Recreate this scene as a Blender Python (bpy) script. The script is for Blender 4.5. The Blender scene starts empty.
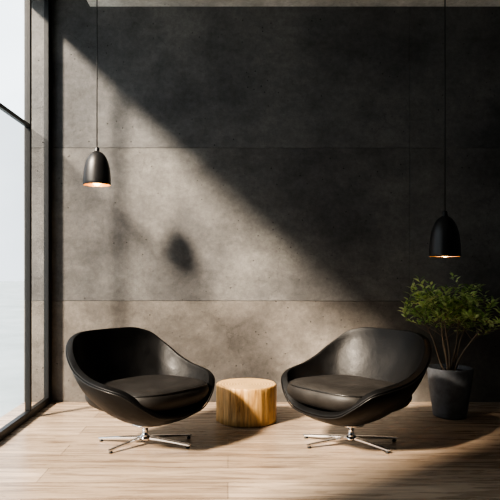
import bpy, bmesh, math, random
from mathutils import Vector, Matrix
random.seed(7)
S=bpy.context.scene
C=S.collection

# ---------------------------------------------------------------- helpers
def new_mat(name):
    m=bpy.data.materials.new(name); m.use_nodes=True
    nt=m.node_tree
    return m,nt,nt.nodes['Principled BSDF']
def N(nt,t,**kw):
    n=nt.nodes.new(t)
    for k,v in kw.items(): setattr(n,k,v)
    return n
def L(nt,a,b): nt.links.new(a,b)
def ramp(nt,stops,fac):
    r=N(nt,'ShaderNodeValToRGB'); e=r.color_ramp.elements
    while len(e)<len(stops): e.new(0.5)
    for i,(p,c) in enumerate(stops):
        e[i].position=p; e[i].color=(c[0],c[1],c[2],1) if hasattr(c,'__len__') else (c,c,c,1)
    L(nt,fac,r.inputs['Fac']); return r
def noise(nt,vec,scale,detail=6,rough=.55,dist=0):
    n=N(nt,'ShaderNodeTexNoise'); n.inputs['Scale'].default_value=scale
    n.inputs['Detail'].default_value=detail; n.inputs['Roughness'].default_value=rough
    n.inputs['Distortion'].default_value=dist
    if vec is not None: L(nt,vec,n.inputs['Vector'])
    return n
def mapping(nt,vec,scale=(1,1,1),loc=(0,0,0)):
    m=N(nt,'ShaderNodeMapping'); m.inputs['Scale'].default_value=scale; m.inputs['Location'].default_value=loc
    L(nt,vec,m.inputs['Vector']); return m.outputs[0]
def mix(nt,mode,fac,a,b):
    m=N(nt,'ShaderNodeMix',data_type='RGBA',blend_type=mode)
    if isinstance(fac,(int,float)): m.inputs[0].default_value=fac
    else: L(nt,fac,m.inputs[0])
    for i,v in ((6,a),(7,b)):
        if hasattr(v,'is_linked') or hasattr(v,'links'): L(nt,v,m.inputs[i])
        else: m.inputs[i].default_value=(v[0],v[1],v[2],1)
    return m.outputs[2]
def bump(nt,h,strength,dist,bs,prev=None):
    b=N(nt,'ShaderNodeBump'); b.inputs['Strength'].default_value=strength; b.inputs['Distance'].default_value=dist
    L(nt,h,b.inputs['Height'])
    if prev is not None: L(nt,prev,b.inputs['Normal'])
    if bs is not None: L(nt,b.outputs[0],bs.inputs['Normal'])
    return b.outputs[0]
def simple(name,col,rough=.5,metal=0,**kw):
    m,nt,b=new_mat(name)
    b.inputs['Base Color'].default_value=(*col,1); b.inputs['Roughness'].default_value=rough
    b.inputs['Metallic'].default_value=metal
    tc=N(nt,'ShaderNodeTexCoord'); n=noise(nt,tc.outputs['Object'],60,3)
    r=ramp(nt,[(0.3,max(0,rough-.05)),(0.7,min(1,rough+.06))],n.outputs[0]); L(nt,r.outputs[0],b.inputs['Roughness'])
    return m
def obj(name,bm,mat,parent=None,smooth=False):
    me=bpy.data.meshes.new(name); bm.to_mesh(me); bm.free()
    o=bpy.data.objects.new(name,me); C.objects.link(o)
    if mat:
        for mm in (mat if isinstance(mat,list) else [mat]): me.materials.append(mm)
    if smooth:
        for p in me.polygons: p.use_smooth=True
    if parent: o.parent=parent
    return o
def box(name,lo,hi,mat,parent=None,bev=0):
    bm=bmesh.new(); bmesh.ops.create_cube(bm,size=1)
    for v in bm.verts:
        v.co=Vector([lo[i]+(v.co[i]+.5)*(hi[i]-lo[i]) for i in range(3)])
    if bev: bmesh.ops.bevel(bm,geom=bm.edges[:],offset=bev,segments=2,profile=.5,affect='EDGES')
    return obj(name,bm,mat,parent)
def empty(name,loc=(0,0,0),rot=0):
    e=bpy.data.objects.new(name,None); C.objects.link(e); e.location=loc; e.rotation_euler=(0,0,rot)
    e.empty_display_size=.1; return e
def lathe(bm,prof,n=48,center=(0,0)):
    rings=[]
    for r,z in prof:
        if r<1e-5: rings.append([bm.verts.new((center[0],center[1],z))])
        else: rings.append([bm.verts.new((center[0]+r*math.cos(2*math.pi*i/n),center[1]+r*math.sin(2*math.pi*i/n),z)) for i in range(n)])
    fs=[]
    for a,b in zip(rings,rings[1:]):
        if len(a)==1 and len(b)==1: continue
        for i in range(n):
            j=(i+1)%n
            if len(a)==1: f=bm.faces.new((a[0],b[i],b[j]))
            elif len(b)==1: f=bm.faces.new((a[i],b[0],a[j]))
            else: f=bm.faces.new((a[i],b[i],b[j],a[j]))
            fs.append(f)
    return fs
def tube(bm,pts,rad,n=6,mi=0):
    rings=[]
    for k,p in enumerate(pts):
        d=(pts[min(k+1,len(pts)-1)]-pts[max(k-1,0)]).normalized()
        a=d.cross(Vector((.3,.9,.1))).normalized(); b=d.cross(a)
        rings.append([bm.verts.new(p+rad[k]*(a*math.cos(2*math.pi*i/n)+b*math.sin(2*math.pi*i/n))) for i in range(n)])
    for a,b in zip(rings,rings[1:]):
        for i in range(n):
            f=bm.faces.new((a[i],a[(i+1)%n],b[(i+1)%n],b[i])); f.material_index=mi; f.smooth=True
    for r in (rings[0][::-1],rings[-1]):
        f=bm.faces.new(r); f.material_index=mi

# ---------------------------------------------------------------- materials
def concrete(name,lo,hi,loc,bs=.35):
    m,nt,b=new_mat(name); tc=N(nt,'ShaderNodeTexCoord'); v=mapping(nt,tc.outputs['Object'],(1,1,1),loc)
    big=noise(nt,v,.9,8,.55,.1); med=noise(nt,mapping(nt,v,(1.3,1,2.0)),2.6,10,.70,.15); fine=noise(nt,v,22,8,.68)
    grit=noise(nt,v,120,4,.6)
    base=ramp(nt,[(.40,lo),(.60,hi)],big.outputs[0]).outputs[0]
    m2=ramp(nt,[(.32,.68),(.5,.96),(.68,1.25)],med.outputs[0]).outputs[0]
    c=mix(nt,'MULTIPLY',.8,base,m2)
    f2=ramp(nt,[(.3,.7),(.7,1.25)],fine.outputs[0]).outputs[0]
    c=mix(nt,'MULTIPLY',.6,c,f2)
    g2=ramp(nt,[(.3,.8),(.7,1.15)],grit.outputs[0]).outputs[0]
    c=mix(nt,'MULTIPLY',.5,c,g2)
    # air-bubble pits, clustered
    vor=N(nt,'ShaderNodeTexVoronoi'); vor.inputs['Scale'].default_value=15; L(nt,v,vor.inputs['Vector'])
    msk=noise(nt,v,2.4,3)
    pit=ramp(nt,[(.05,0),(.11,1)],vor.outputs['Distance']).outputs[0]
    pm=ramp(nt,[(.46,1),(.56,0)],msk.outputs[0]).outputs[0]
    pit2=mix(nt,'LIGHTEN',1,pit,pm)
    c=mix(nt,'MULTIPLY',.75,c,pit2)
    # hairline crazing
    vc=N(nt,'ShaderNodeTexVoronoi',feature='DISTANCE_TO_EDGE'); vc.inputs['Scale'].default_value=2.3
    wob=N(nt,'ShaderNodeVectorMath',operation='ADD'); sc=N(nt,'ShaderNodeVectorMath',operation='SCALE'); sc.inputs['Scale'].default_value=.35
    nw=noise(nt,v,3,6,.6); L(nt,nw.outputs['Color'],sc.inputs[0]); L(nt,v,wob.inputs[0]); L(nt,sc.outputs[0],wob.inputs[1]); L(nt,wob.outputs[0],vc.inputs['Vector'])
    cr=ramp(nt,[(.0,0),(.006,1)],vc.outputs['Distance']).outputs[0]
    cm=ramp(nt,[(.50,1),(.60,0)],noise(nt,v,1.3,3).outputs[0]).outputs[0]
    cr2=mix(nt,'LIGHTEN',1,cr,cm)
    c=mix(nt,'MULTIPLY',.3,c,cr2)
    L(nt,c,b.inputs['Base Color']); b.inputs['Roughness'].default_value=.72; b.inputs['Specular IOR Level'].default_value=.35
    p=bump(nt,fine.outputs[0],bs,.010,None); p=bump(nt,grit.outputs[0],bs*.5,.003,None,p); p=bump(nt,med.outputs[0],.3,.02,None,p)
    bump(nt,pit2,.7,.006,b,p)
    return m
con_a=concrete('concrete_upper',(.062,.063,.065),(.112,.111,.110),(0,0,0))  # darker upper tone, deepened in the colour to hold the shadow contrast
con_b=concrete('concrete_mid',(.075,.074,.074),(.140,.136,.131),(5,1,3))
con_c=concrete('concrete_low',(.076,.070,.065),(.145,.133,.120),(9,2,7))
con_ceil=concrete('concrete_ceiling',(.46,.45,.43),(.62,.61,.59),(2,6,1))
con_dark=concrete('concrete_side',(.13,.132,.135),(.22,.222,.225),(4,2,9))
frame_m=simple('black_aluminium',(.018,.019,.02),.4,.3)
con_out,nt,b=new_mat('terrace_paving'); tc=N(nt,'ShaderNodeTexCoord'); nn=noise(nt,tc.outputs['Object'],.8,6,.6)
L(nt,ramp(nt,[(.3,(.24,.29,.32)),(.7,(.34,.40,.44))],nn.outputs[0]).outputs[0],b.inputs['Base Color']); b.inputs['Roughness'].default_value=.8

def floor_mat():
    m,nt,b=new_mat('oak_planks'); tc=N(nt,'ShaderNodeTexCoord'); v=tc.outputs['Object']
    br=N(nt,'ShaderNodeTexBrick'); br.offset=.37; L(nt,v,br.inputs['Vector'])
    br.inputs['Color1'].default_value=(.34,.262,.195,1); br.inputs['Color2'].default_value=(.48,.385,.30,1)
    br.inputs['Mortar'].default_value=(.09,.068,.05,1); br.inputs['Scale'].default_value=1
    br.inputs['Mortar Size'].default_value=.0018; br.inputs['Mortar Smooth'].default_value=.2
    br.inputs['Brick Width'].default_value=2.9; br.inputs['Row Height'].default_value=.24
    g=noise(nt,mapping(nt,v,(.8,10,1)),2.0,8,.62,1.0); g2=noise(nt,mapping(nt,v,(3,70,1)),2.0,5,.6,.2)
    c=mix(nt,'MULTIPLY',.85,br.outputs[0],ramp(nt,[(.3,(.45,.41,.38)),(.5,(.95,.93,.91)),(.68,(1.3,1.3,1.3))],g.outputs[0]).outputs[0])
    c=mix(nt,'MULTIPLY',.6,c,ramp(nt,[(.3,.65),(.7,1.2)],g2.outputs[0]).outputs[0])
    L(nt,c,b.inputs['Base Color'])
    r=ramp(nt,[(.3,.20),(.7,.36)],g.outputs[0]); L(nt,r.outputs[0],b.inputs['Roughness'])
    p=bump(nt,g2.outputs[0],.12,.003,None); bump(nt,br.outputs['Fac'],-.5,.003,b,p)
    return m
def leather(name,col,rough,spec=.35):
    m,nt,b=new_mat(name); tc=N(nt,'ShaderNodeTexCoord'); v=tc.outputs['Object']
    n=noise(nt,v,7,5,.6); f=noise(nt,v,160,3,.6)
    vor=N(nt,'ShaderNodeTexVoronoi'); vor.inputs['Scale'].default_value=220; L(nt,v,vor.inputs['Vector'])
    c=mix(nt,'MULTIPLY',.8,col,ramp(nt,[(.3,.6),(.7,1.4)],n.outputs[0]).outputs[0]); L(nt,c,b.inputs['Base Color'])
    L(nt,ramp(nt,[(.3,rough-.07),(.7,rough+.08)],n.outputs[0]).outputs[0],b.inputs['Roughness'])
    b.inputs['Specular IOR Level'].default_value=spec
    p=bump(nt,vor.outputs['Distance'],.15,.002,None); p=bump(nt,f.outputs[0],.1,.002,None,p); bump(nt,n.outputs[0],.25,.018,b,p)
    return m
lea=leather('black_leather',(.0048,.0048,.005),.47,.27)
lea2=leather('charcoal_cushion',(.020,.0185,.0172),.55,.30)
pip=simple('piping_leather',(.008,.008,.008),.35)
chrome=simple('polished_steel',(.75,.75,.76),.13,1)

def wood_side():
    m,nt,b=new_mat('stump_side'); tc=N(nt,'ShaderNodeTexCoord'); v=tc.outputs['Object']
    g=noise(nt,mapping(nt,v,(9,9,1.1)),2.2,8,.65,.8); g2=noise(nt,mapping(nt,v,(40,40,3)),2.0,5,.6,.3)
    c=ramp(nt,[(.25,(.16,.075,.022)),(.46,(.54,.32,.125)),(.75,(.74,.51,.25))],g.outputs[0]).outputs[0]
    c=mix(nt,'MULTIPLY',.8,c,ramp(nt,[(.3,.4),(.65,1.15)],g2.outputs[0]).outputs[0])
    L(nt,c,b.inputs['Base Color']); b.inputs['Roughness'].default_value=.5
    p=bump(nt,g.outputs[0],.5,.012,None); bump(nt,g2.outputs[0],.3,.003,b,p); return m
def wood_top():
    m,nt,b=new_mat('stump_endgrain'); tc=N(nt,'ShaderNodeTexCoord'); v=tc.outputs['Object']
    w=N(nt,'ShaderNodeTexWave',wave_type='RINGS',rings_direction='Z'); w.inputs['Scale'].default_value=14
    w.inputs['Distortion'].default_value=2.2; w.inputs['Detail'].default_value=3; w.inputs['Detail Scale'].default_value=1.5
    L(nt,mapping(nt,v,(1,1,0),(.02,.03,0)),w.inputs['Vector'])
    c=ramp(nt,[(.0,(.42,.25,.10)),(.6,(.62,.41,.20)),(1,(.72,.51,.28))],w.outputs[0]).outputs[0]
    n=noise(nt,v,9,5); c=mix(nt,'MULTIPLY',.6,c,ramp(nt,[(.3,.7),(.7,1.2)],n.outputs[0]).outputs[0])
    L(nt,c,b.inputs['Base Color']); b.inputs['Roughness'].default_value=.42; bump(nt,w.outputs[0],.1,.002,b); return m

# ---------------------------------------------------------------- room
XL,XR,YB,YF,ZC,ZT=-1.576,2.9,5.37,-1.2,3.54,3.95
WY0=1.2; WH=3.60
f=box('floor',(XL-.25,YF-.2,-.1),(XR+.2,YB+.2,0),floor_mat())
wb=empty('wall_back')
g=.003
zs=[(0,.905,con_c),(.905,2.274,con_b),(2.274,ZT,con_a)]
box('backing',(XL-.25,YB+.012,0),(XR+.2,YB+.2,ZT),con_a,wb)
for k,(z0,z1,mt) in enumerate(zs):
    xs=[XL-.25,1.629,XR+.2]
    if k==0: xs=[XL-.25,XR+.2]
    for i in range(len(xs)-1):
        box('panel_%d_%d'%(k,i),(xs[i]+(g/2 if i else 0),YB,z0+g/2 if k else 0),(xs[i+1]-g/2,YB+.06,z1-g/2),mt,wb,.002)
box('wall_right',(XR,YF,0),(XR+.2,YB,ZT),con_dark)
box('wall_front',(XL-.25,YF-.2,0),(XR+.2,YF,ZT),con_dark)
wl=empty('wall_left')
box('solid',(XL-.25,YF,0),(XL,WY0,ZT),con_dark,wl)
box('lintel',(XL-.25,WY0,WH),(XL,YB,ZT),con_b,wl)
cl=empty('ceiling')
box('slab',(-1.235,YF,ZC),(XR,YB,ZC+.2),con_ceil,cl)
box('recess_cover',(XL-.25,YF-.2,ZT),(XR+.2,YB+.2,ZT+.1),con_ceil,cl)

# window: clear glass above the transom, below it a tint added to dim sun on the lower wall
win=empty('window_1')
def glass(name,tint):
    gm,nt,b=new_mat(name)
    nt.nodes.remove(b); out=nt.nodes['Material Output']
    tr=N(nt,'ShaderNodeBsdfTransparent'); tr.inputs[0].default_value=(*tint,1)
    gl=N(nt,'ShaderNodeBsdfGlossy'); gl.inputs['Roughness'].default_value=.03
    fr=N(nt,'ShaderNodeFresnel'); fr.inputs[0].default_value=1.08
    ms=N(nt,'ShaderNodeMixShader'); L(nt,fr.outputs[0],ms.inputs[0]); L(nt,tr.outputs[0],ms.inputs[1]); L(nt,gl.outputs[0],ms.inputs[2]); L(nt,ms.outputs[0],out.inputs[0])
    return gm
g_clear=glass('window_glass',(.96,.97,.97)); g_dim=glass('window_glass_sun_dim',(.60,.61,.615))
fx0,fx1=XL-.045,XL
TZ0,TZ1=2.32,2.35
box('jamb_back',(fx0,5.275,0),(fx1,YB,WH),frame_m,win,.004)
box('jamb_front',(fx0,WY0,0),(fx1,WY0+.07,WH),frame_m,win,.004)
box('head',(fx0,WY0+.07,WH-.05),(fx1,5.275,WH),frame_m,win,.004)
box('sill_rail',(fx0,WY0+.07,0),(fx1,5.275,.06),frame_m,win,.004)
box('mullion',(fx0,4.785,.06),(fx1,4.82,WH-.05),frame_m,win,.004)
box('transom',(fx0+.008,WY0+.07,TZ0),(fx1-.005,4.785,TZ1),frame_m,win,.003)
for i,(a,c) in enumerate(((WY0+.07,4.785),(4.82,5.275))):
    for j,(z0,z1,mt) in enumerate(((.06,(TZ0+TZ1)/2,g_dim),((TZ0+TZ1)/2,WH-.05,g_clear))):
        bm=bmesh.new(); x=XL-.025
        bm.faces.new([bm.verts.new(p) for p in ((x,a,z0),(x,c,z0),(x,c,z1),(x,a,z1))])
        obj('glass_%d_%d'%(i,j),bm,mt,win)
pl=bpy.data.lights.new('window_portal','AREA'); pl.shape='RECTANGLE'; pl.size=3.6; pl.size_y=4.2
pl.cycles.is_portal=True
po=bpy.data.objects.new('window_portal',pl); C.objects.link(po); po.location=(XL-.12,(WY0+YB)/2,1.8)
po.rotation_euler=(0,-math.pi/2,0)
# exterior
box('terrace_ground',(-60,-40,-.25),(XL-.25,60,-.12),con_out)

# ---------------------------------------------------------------- chair
def interp(pts,x):
    for (a,va),(b_,vb) in zip(pts,pts[1:]):
        if x<=b_:
            t=(x-a)/(b_-a); t=t*t*(3-2*t)*.4+t*.6
            return va+(vb-va)*t
    return pts[-1][1]
HR=[(0,.752),(28,.75),(44,.715),(58,.625),(74,.535),(90,.49),(108,.468),(124,.44),(136,.36),(150,.285),(165,.265),(180,.262)]
def plan(th,ax_b,ax_f,ay,n=2.9):
    c,s=math.cos(th),math.sin(th)
    ax=ax_f if c>0 else ax_b
    return (abs(c/ax)**n+abs(s/ay)**n)**(-1/n)
def Hs(phi):
    return sum(interp(HR,min(180,abs(phi+d))if phi+d<=180 else 360-(phi+d)) for d in (-5,-2.5,0,2.5,5))/5
def make_chair(name,loc,rot,legs):
    e=empty(name,loc,rot)
    NT,NS=120,22; zb=.135; pm=math.radians(80)
    bm=bmesh.new(); rings=[]
    def pt(th,s,inset=0):
        phi=abs((math.degrees(th)%360)-180)
        H=Hs(phi); R=plan(th,.465,.375,.475)
        a=(.13+.87*s)*pm if s>0 else 0
        rr=R*(math.sin(a)/math.sin(pm))**1.32
        z=zb+(H-zb)*((1-math.cos(a))/(1-math.cos(pm)))
        return rr,z
    cv=bm.verts.new((0,0,zb))
    for k in range(1,NS+1):
        s=(k/NS); ring=[]
        for i in range(NT):
            th=2*math.pi*i/NT; rr,z=pt(th,s)
            ring.append(bm.verts.new((rr*math.cos(th),rr*math.sin(th),z)))
        rings.append(ring)
    for i in range(NT): bm.faces.new((cv,rings[0][(i+1)%NT],rings[0][i]))
    for a,b_ in zip(rings,rings[1:]):
        for i in range(NT):
            j=(i+1)%NT; bm.faces.new((a[i],a[j],b_[j],b_[i]))
    bmesh.ops.recalc_face_normals(bm,faces=bm.faces)
    sh=obj('shell',bm,lea,e,True)
    so=sh.modifiers.new('s','SOLIDIFY'); so.thickness=.046; so.offset=-1
    bv=sh.modifiers.new('b','BEVEL'); bv.width=.018; bv.segments=4; bv.limit_method='ANGLE'; bv.angle_limit=math.radians(50)
    bm=bmesh.new(); n=NT*2; R_=[]
    for i in range(n):
        th=2*math.pi*i/n; rr,z=pt(th,1.0); p=Vector((rr*math.cos(th),rr*math.sin(th),z-.014)); R_.append(p)
    rr2=[]
    for k in range(n):
        d=(R_[(k+1)%n]-R_[k-1]).normalized(); a=d.cross(Vector((0,0,1))).normalized(); b_=d.cross(a)
        rr2.append([bm.verts.new(R_[k]+.0045*(a*math.cos(q*math.pi/3)+b_*math.sin(q*math.pi/3))) for q in range(6)])
    for k in range(n):
        for q in range(6): bm.faces.new((rr2[k][q],rr2[k][(q+1)%6],rr2[(k+1)%n][(q+1)%6],rr2[(k+1)%n][q]))
    obj('piping',bm,pip,e,True)
    # cushion
    bm=bmesh.new(); rings=[]
    prof=[(.35,.20),(.6,.235),(.8,.268),(.93,.30),(.985,.332),(1.0,.356),(.99,.380),(.96,.400),(.90,.415),(.78,.424),(.5,.430),(.25,.432)]
    for q,zz in prof:
        ring=[]
        for i in range(NT):
            th=2*math.pi*i/NT; r=plan(th,.32,.39,.375,3.2)*q
            x,y=r*math.cos(th),r*math.sin(th)
            tilt=.04*(x+.02)
            ring.append(bm.verts.new((x,y,zz+tilt)))
        rings.append(ring)
    cv=bm.verts.new((0,0,.431)); cb=bm.verts.new((0,0,.20))
    for a,b_ in zip(rings,rings[1:]):
        for i in range(NT): bm.faces.new((a[i],a[(i+1)%NT],b_[(i+1)%NT],b_[i]))
    for i in range(NT):
        bm.faces.new((rings[-1][i],rings[-1][(i+1)%NT],cv)); bm.faces.new((rings[0][(i+1)%NT],rings[0][i],cb))
    obj('seat_cushion',bm,lea2,e,True)
    bm=bmesh.new(); R_=[]
    for i in range(NT):
        th=2*math.pi*i/NT; r=plan(th,.32,.39,.375,3.2)*.965; x=r*math.cos(th)
        R_.append(Vector((x,r*math.sin(th),.399+.04*(x+.02))))
    rr2=[]
    for k in range(NT):
        d=(R_[(k+1)%NT]-R_[k-1]).normalized(); a=d.cross(Vector((0,0,1))).normalized(); b_=d.cross(a)
        rr2.append([bm.verts.new(R_[k]+.0045*(a*math.cos(q*math.pi/3)+b_*math.sin(q*math.pi/3))) for q in range(6)])
    for k in range(NT):
        for q in range(6): bm.faces.new((rr2[k][q],rr2[k][(q+1)%6],rr2[(k+1)%NT][(q+1)%6],rr2[(k+1)%NT][q]))
    obj('cushion_welt',bm,pip,e,True)
    bm=bmesh.new()
    lathe(bm,[(0,.03),(.038,.03),(.045,.04),(.045,.05),(.03,.062),(.021,.07),(.021,.115),(.05,.122),(.09,.135),(.09,.15),(0,.15)],40)
    bmesh.ops.recalc_face_normals(bm,faces=bm.faces)
    obj('column',bm,chrome,e,True)
    for i,(ang,ln) in enumerate(legs):
        a=math.radians(ang)-rot
        d=Vector((math.cos(a),math.sin(a),0)); s=Vector((-d.y,d.x,0))
        bm=bmesh.new(); secs=[]
        for t in [0,.1,.25,.45,.65,.85,.97,1.0]:
            r=.02+t*(ln-.02); w=.019-.009*t; top=.056-.030*t**1.3; th_=.016-.004*t
            if t==1.0: w*=.6; th_*=.6
            p=d*r
            secs.append([bm.verts.new(p+s*u*w+Vector((0,0,zz))) for u,zz in ((-1,top-th_),(1,top-th_),(1,top-.003),(.7,top),(-.7,top),(-1,top-.003))])
        for x,y in zip(secs,secs[1:]):
            for q in range(6): bm.faces.new((x[q],x[(q+1)%6],y[(q+1)%6],y[q]))
        bm.faces.new(secs[0][::-1]); bm.faces.new(secs[-1])
        bmesh.ops.recalc_face_normals(bm,faces=bm.faces)
        obj('leg_%d'%(i+1),bm,chrome,e)
        bm=bmesh.new(); c=d*(ln-.02)
        lathe(bm,[(0,0),(.012,0),(.013,.004),(.010,.016),(0,.016)],20,(c.x,c.y))
        bmesh.ops.recalc_face_normals(bm,faces=bm.faces)
        obj('foot_%d'%(i+1),bm,frame_m,e,True)
    return e
make_chair('swivel_armchair',(-.565,4.09,0),math.radians(-42),[(26,.34),(168,.34),(226,.30),(-17,.33)])
make_chair('swivel_armchair.001',(.838,4.09,0),math.radians(180+38),[(154,.34),(12,.34),(-46,.30),(197,.33)])

# ---------------------------------------------------------------- stump side table
bm=bmesh.new(); n=128; R=.236; Hh=.292
def rad(i,z):
    a=2*math.pi*i/n
    return R*(1+.010*math.sin(3*a+1)+.007*math.sin(7*a+2)+.006*math.sin(17*a)+.004*math.sin(29*a+z*6))
zz=[0,.006,.05,.1,.15,.2,.25,Hh-.010,Hh-.003,Hh]
ins=[.010,0,0,0,0,0,0,0,.004,.012]
rings=[[bm.verts.new(((rad(i,z)-d)*math.cos(2*math.pi*i/n),(rad(i,z)-d)*math.sin(2*math.pi*i/n),z)) for i in range(n)] for z,d in zip(zz,ins)]
for a,b_ in zip(rings,rings[1:]):
    for i in range(n):
        fc=bm.faces.new((a[i],a[(i+1)%n],b_[(i+1)%n],b_[i])); fc.smooth=True
t=bm.faces.new(rings[-1]); t.material_index=1; bm.faces.new(rings[0][::-1])
st=obj('wood_stump_table',bm,[wood_side(),wood_top()]); st.location=(.147,4.73,0); st.rotation_euler=(0,0,.6)

# ---------------------------------------------------------------- pendants
shade_out=simple('matte_black_metal',(.010,.010,.011),.42,.2)
shade_in,nt,b=new_mat('shade_inside_brass'); b.inputs['Base Color'].default_value=(.75,.45,.2,1); b.inputs['Roughness'].default_value=.4; b.inputs['Metallic'].default_value=.6
bulb_m,nt,b=new_mat('warm_bulb'); b.inputs['Emission Color'].default_value=(1,.62,.28,1); b.inputs['Emission Strength'].default_value=9
cord_m=simple('cord',(.01,.01,.01),.6)
def pendant(name,x,y,z,h,R):
    e=empty(name,(x,y,z))
    bm=bmesh.new()
    hs=h*.88
    rp=lambda t: R*(1-.07*t)*(1-t**3.2*.955)**.5
    ts=(.08,.2,.35,.5,.62,.72,.8,.87,.92,.96,.99)
    prof=[(R*.97,0),(R,.004)]+[(rp(t),hs*t) for t in ts]
    prof+=[(R*.2,hs),(R*.17,hs+.004),(R*.17,h-.012),(R*.13,h-.003),(.006,h),(0,h)]
    lathe(bm,prof,56); bmesh.ops.recalc_face_normals(bm,faces=bm.faces)
    obj('shade',bm,shade_out,e,True)
    bm=bmesh.new()
    prof=[(R*.97,0)]+[(rp(t)-.006,hs*t-.004) for t in ts[:9]]+[(0,hs*.93)]
    lathe(bm,prof,56); obj('shade_lining',bm,shade_in,e,True)
    bm=bmesh.new(); lathe(bm,[(0,-.006),(.02,.000),(.036,.018),(.042,.045),(.032,.078),(.016,.1),(.014,.14),(0,.14)],32)
    bmesh.ops.recalc_face_normals(bm,faces=bm.faces)
    obj('bulb',bm,bulb_m,e,True)
    bm=bmesh.new(); lathe(bm,[(0,.139),(.02,.139),(.02,hs*.95),(0,hs*.95)],24); obj('socket',bm,shade_out,e,True)
    bm=bmesh.new(); lathe(bm,[(0,h-.002),(.0042,h-.002),(.0042,ZC-z-.02),(0,ZC-z-.02)],10); obj('cord',bm,cord_m,e,True)
    bm=bmesh.new(); lathe(bm,[(0,ZC-z-.03),(.05,ZC-z-.03),(.055,ZC-z-.02),(.055,ZC-z),(0,ZC-z)],32); obj('ceiling_canopy',bm,shade_out,e,True)
    l=bpy.data.lights.new(name+'_glow','POINT'); l.energy=1.5; l.color=(1,.65,.35); l.shadow_soft_size=.03
    lo=bpy.data.objects.new('glow',l); C.objects.link(lo); lo.parent=e; lo.location=(0,0,.0)
pendant('pendant_lamp',-1.048,4.8,1.864,.304,.110)
pendant('pendant_lamp.001',1.519,4.2,1.28,.32,.107)

# ---------------------------------------------------------------- potted plant
plant=empty('potted_ficus',(1.797,4.86,0))
pot_m,nt,b=new_mat('pot_slate'); tc=N(nt,'ShaderNodeTexCoord'); nn=noise(nt,tc.outputs['Object'],14,7,.65)
L(nt,ramp(nt,[(.3,(.08,.09,.105)),(.7,(.17,.185,.21))],nn.outputs[0]).outputs[0],b.inputs['Base Color']); b.inputs['Roughness'].default_value=.6; bump(nt,nn.outputs[0],.3,.004,b)
bm=bmesh.new()
lathe(bm,[(0,0),(.118,0),(.128,.006),(.132,.02),(.150,.15),(.168,.28),(.178,.385),(.178,.393),(.174,.397),(.166,.397),(.162,.39),(.158,.34),(0,.34)],64)
bmesh.ops.recalc_face_normals(bm,faces=bm.faces); obj('pot',bm,pot_m,plant,True)
soil,nt,b=new_mat('soil'); tc=N(nt,'ShaderNodeTexCoord'); nn=noise(nt,tc.outputs['Object'],60,6,.7)
L(nt,ramp(nt,[(.3,(.01,.007,.005)),(.7,(.05,.035,.025))],nn.outputs[0]).outputs[0],b.inputs['Base Color']); b.inputs['Roughness'].default_value=.95; bump(nt,nn.outputs[0],.8,.01,b)
bm=bmesh.new(); lathe(bm,[(0,.372),(.08,.37),(.161,.36),(.159,.345)],40); obj('soil',bm,soil,plant,True)
bark=simple('bark',(.20,.155,.11),.8)
leaf,nt,b=new_mat('leaf_green'); gi=N(nt,'ShaderNodeNewGeometry')
rr=ramp(nt,[(0,(.15,.26,.07)),(.5,(.38,.52,.18)),(1,(.66,.75,.38))],gi.outputs['Random Per Island']); L(nt,rr.outputs[0],b.inputs['Base Color'])
b.inputs['Roughness'].default_value=.34
tl=N(nt,'ShaderNodeBsdfTranslucent'); L(nt,rr.outputs[0],tl.inputs[0]); ms=N(nt,'ShaderNodeMixShader'); ms.inputs[0].default_value=.3
L(nt,b.outputs[0],ms.inputs[1]); L(nt,tl.outputs[0],ms.inputs[2]); L(nt,ms.outputs[0],nt.nodes['Material Output'].inputs[0])
bs=bmesh.new(); bl=bmesh.new()
YM=.36   # keep foliage in front of the wall
def add_leaf(p,d,ln):
    d=d.normalized()
    if p.y+d.y*ln>YM+.06: d.y=-abs(d.y)
    up=Vector((random.uniform(-.5,.5),random.uniform(-.5,.5),1))
    s=d.cross(up).normalized(); nrm=s.cross(d).normalized(); w=ln*.20
    a=p+d*.012
    ctr=[a,a+d*ln*.3+nrm*ln*.04,a+d*ln*.65+nrm*ln*.02,a+d*ln-nrm*ln*.08]
    l1=a+d*ln*.3+s*w+nrm*ln*.09; l2=a+d*ln*.65+s*w*.85+nrm*ln*.06
    r1=a+d*ln*.3-s*w+nrm*ln*.09; r2=a+d*ln*.65-s*w*.85+nrm*ln*.06
    V=[bl.verts.new(q) for q in (*ctr,l1,l2,r1,r2)]
    for fc in ((0,1,4),(4,1,2,5),(5,2,3),(0,6,1),(6,7,2,1),(7,3,2)):
        q=bl.faces.new([V[i] for i in fc]); q.smooth=True
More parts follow.
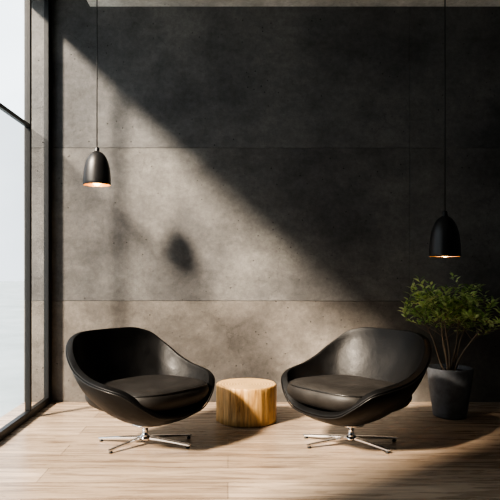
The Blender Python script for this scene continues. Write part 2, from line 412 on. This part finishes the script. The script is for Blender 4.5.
def branch(p,d,ln,r,depth):
    pts=[p.copy()]; rads=[r]; k=7; dd=d.normalized()
    for i in range(k):
        dd=(dd+Vector((random.uniform(-.13,.13),random.uniform(-.13,.13),random.uniform(-.08,.06)))).normalized()
        # bend back from wall and limit sideways spread
        if pts[-1].y>YM-.12: dd=(dd+Vector((0,-.9*(pts[-1].y-YM+.12)/.12,.1))).normalized()
        if abs(pts[-1].x)>.30: dd=(dd+Vector((-.7*math.copysign(1,pts[-1].x)*(abs(pts[-1].x)-.30)/.1,0,.15))).normalized()
        q=pts[-1]+dd*ln/k; q.y=min(q.y,YM); pts.append(q); rads.append(r*(1-.6*(i+1)/k))
    tube(bs,pts,rads,6)
    if depth==0:
        az=random.random()*6.28
        for i in range(2,k+1):
            for s in range(2 if i%2 else 1):
                az+=2.4
                dirn=(pts[i]-pts[i-1]).normalized()
                o=Vector((math.cos(az),math.sin(az),random.uniform(-.1,.5)))
                add_leaf(pts[i],o*.9+dirn*.5,random.uniform(.045,.070))
        add_leaf(pts[-1],dirn,.06)
        return
    nb=5 if depth==2 else 4
    for i in range(nb):
        t=.56+.44*(i+.5)/nb if depth==2 else .25+.75*(i+.5)/nb
        q=t*k; j=min(int(q),k-1); pp=pts[j].lerp(pts[j+1],q-j)
        az=i*2.4+random.random()*1.0
        o=Vector((math.cos(az),math.sin(az),random.uniform(.05,.6)))
        branch(pp,o+ (pts[j+1]-pts[j]).normalized()*.6,ln*(.46 if depth==2 else .62)*random.uniform(.8,1.15),rads[j]*.55,depth-1)
for i in range(5):
    a=i*1.256+.4; st0=Vector((.035*math.cos(a),.035*math.sin(a),.35))
    branch(st0,Vector((.34*math.cos(a),.22*math.sin(a),1)),.46+.07*random.random(),.009,2)
for i in range(2):
    branch(Vector((.01*i,0,.35)),Vector((-.12+.28*i,0,1)),.54,.010,2)
print('max y leaf',max(v.co.y for v in bl.verts),'x',min(v.co.x for v in bl.verts),max(v.co.x for v in bl.verts),'z',max(v.co.z for v in bl.verts))
obj('stems',bs,bark,plant); obj('leaves',bl,leaf,plant)

# ---------------------------------------------------------------- light
sun=bpy.data.lights.new('sun','SUN'); sun.energy=22; sun.color=(1,.845,.68); sun.angle=math.radians(7)
so=bpy.data.objects.new('sun',sun); C.objects.link(so); so.location=(-6,-3,7)
so.rotation_euler=Vector((-.636,-.57,.64)).to_track_quat('Z','Y').to_euler()
w=bpy.data.worlds.new('World'); S.world=w; w.use_nodes=True; nt=w.node_tree; bg=nt.nodes['Background']
tc=N(nt,'ShaderNodeTexCoord')
nn=noise(nt,tc.outputs['Generated'],4,5,.5)
c=ramp(nt,[(.3,(.62,.69,.74)),(.7,(.82,.87,.91))],nn.outputs[0]).outputs[0]
L(nt,c,bg.inputs[0]); bg.inputs[1].default_value=2.9

cam=bpy.data.cameras.new('cam'); co=bpy.data.objects.new('camera',cam); C.objects.link(co)
co.location=(0,0,1.2); co.rotation_euler=(math.pi/2,0,0); cam.lens=43.2; cam.sensor_width=36; cam.shift_x=.044; cam.shift_y=.036
S.camera=co
S.view_settings.view_transform='AgX'
try: S.view_settings.look='AgX - High Contrast'
except Exception as ex: print(ex)
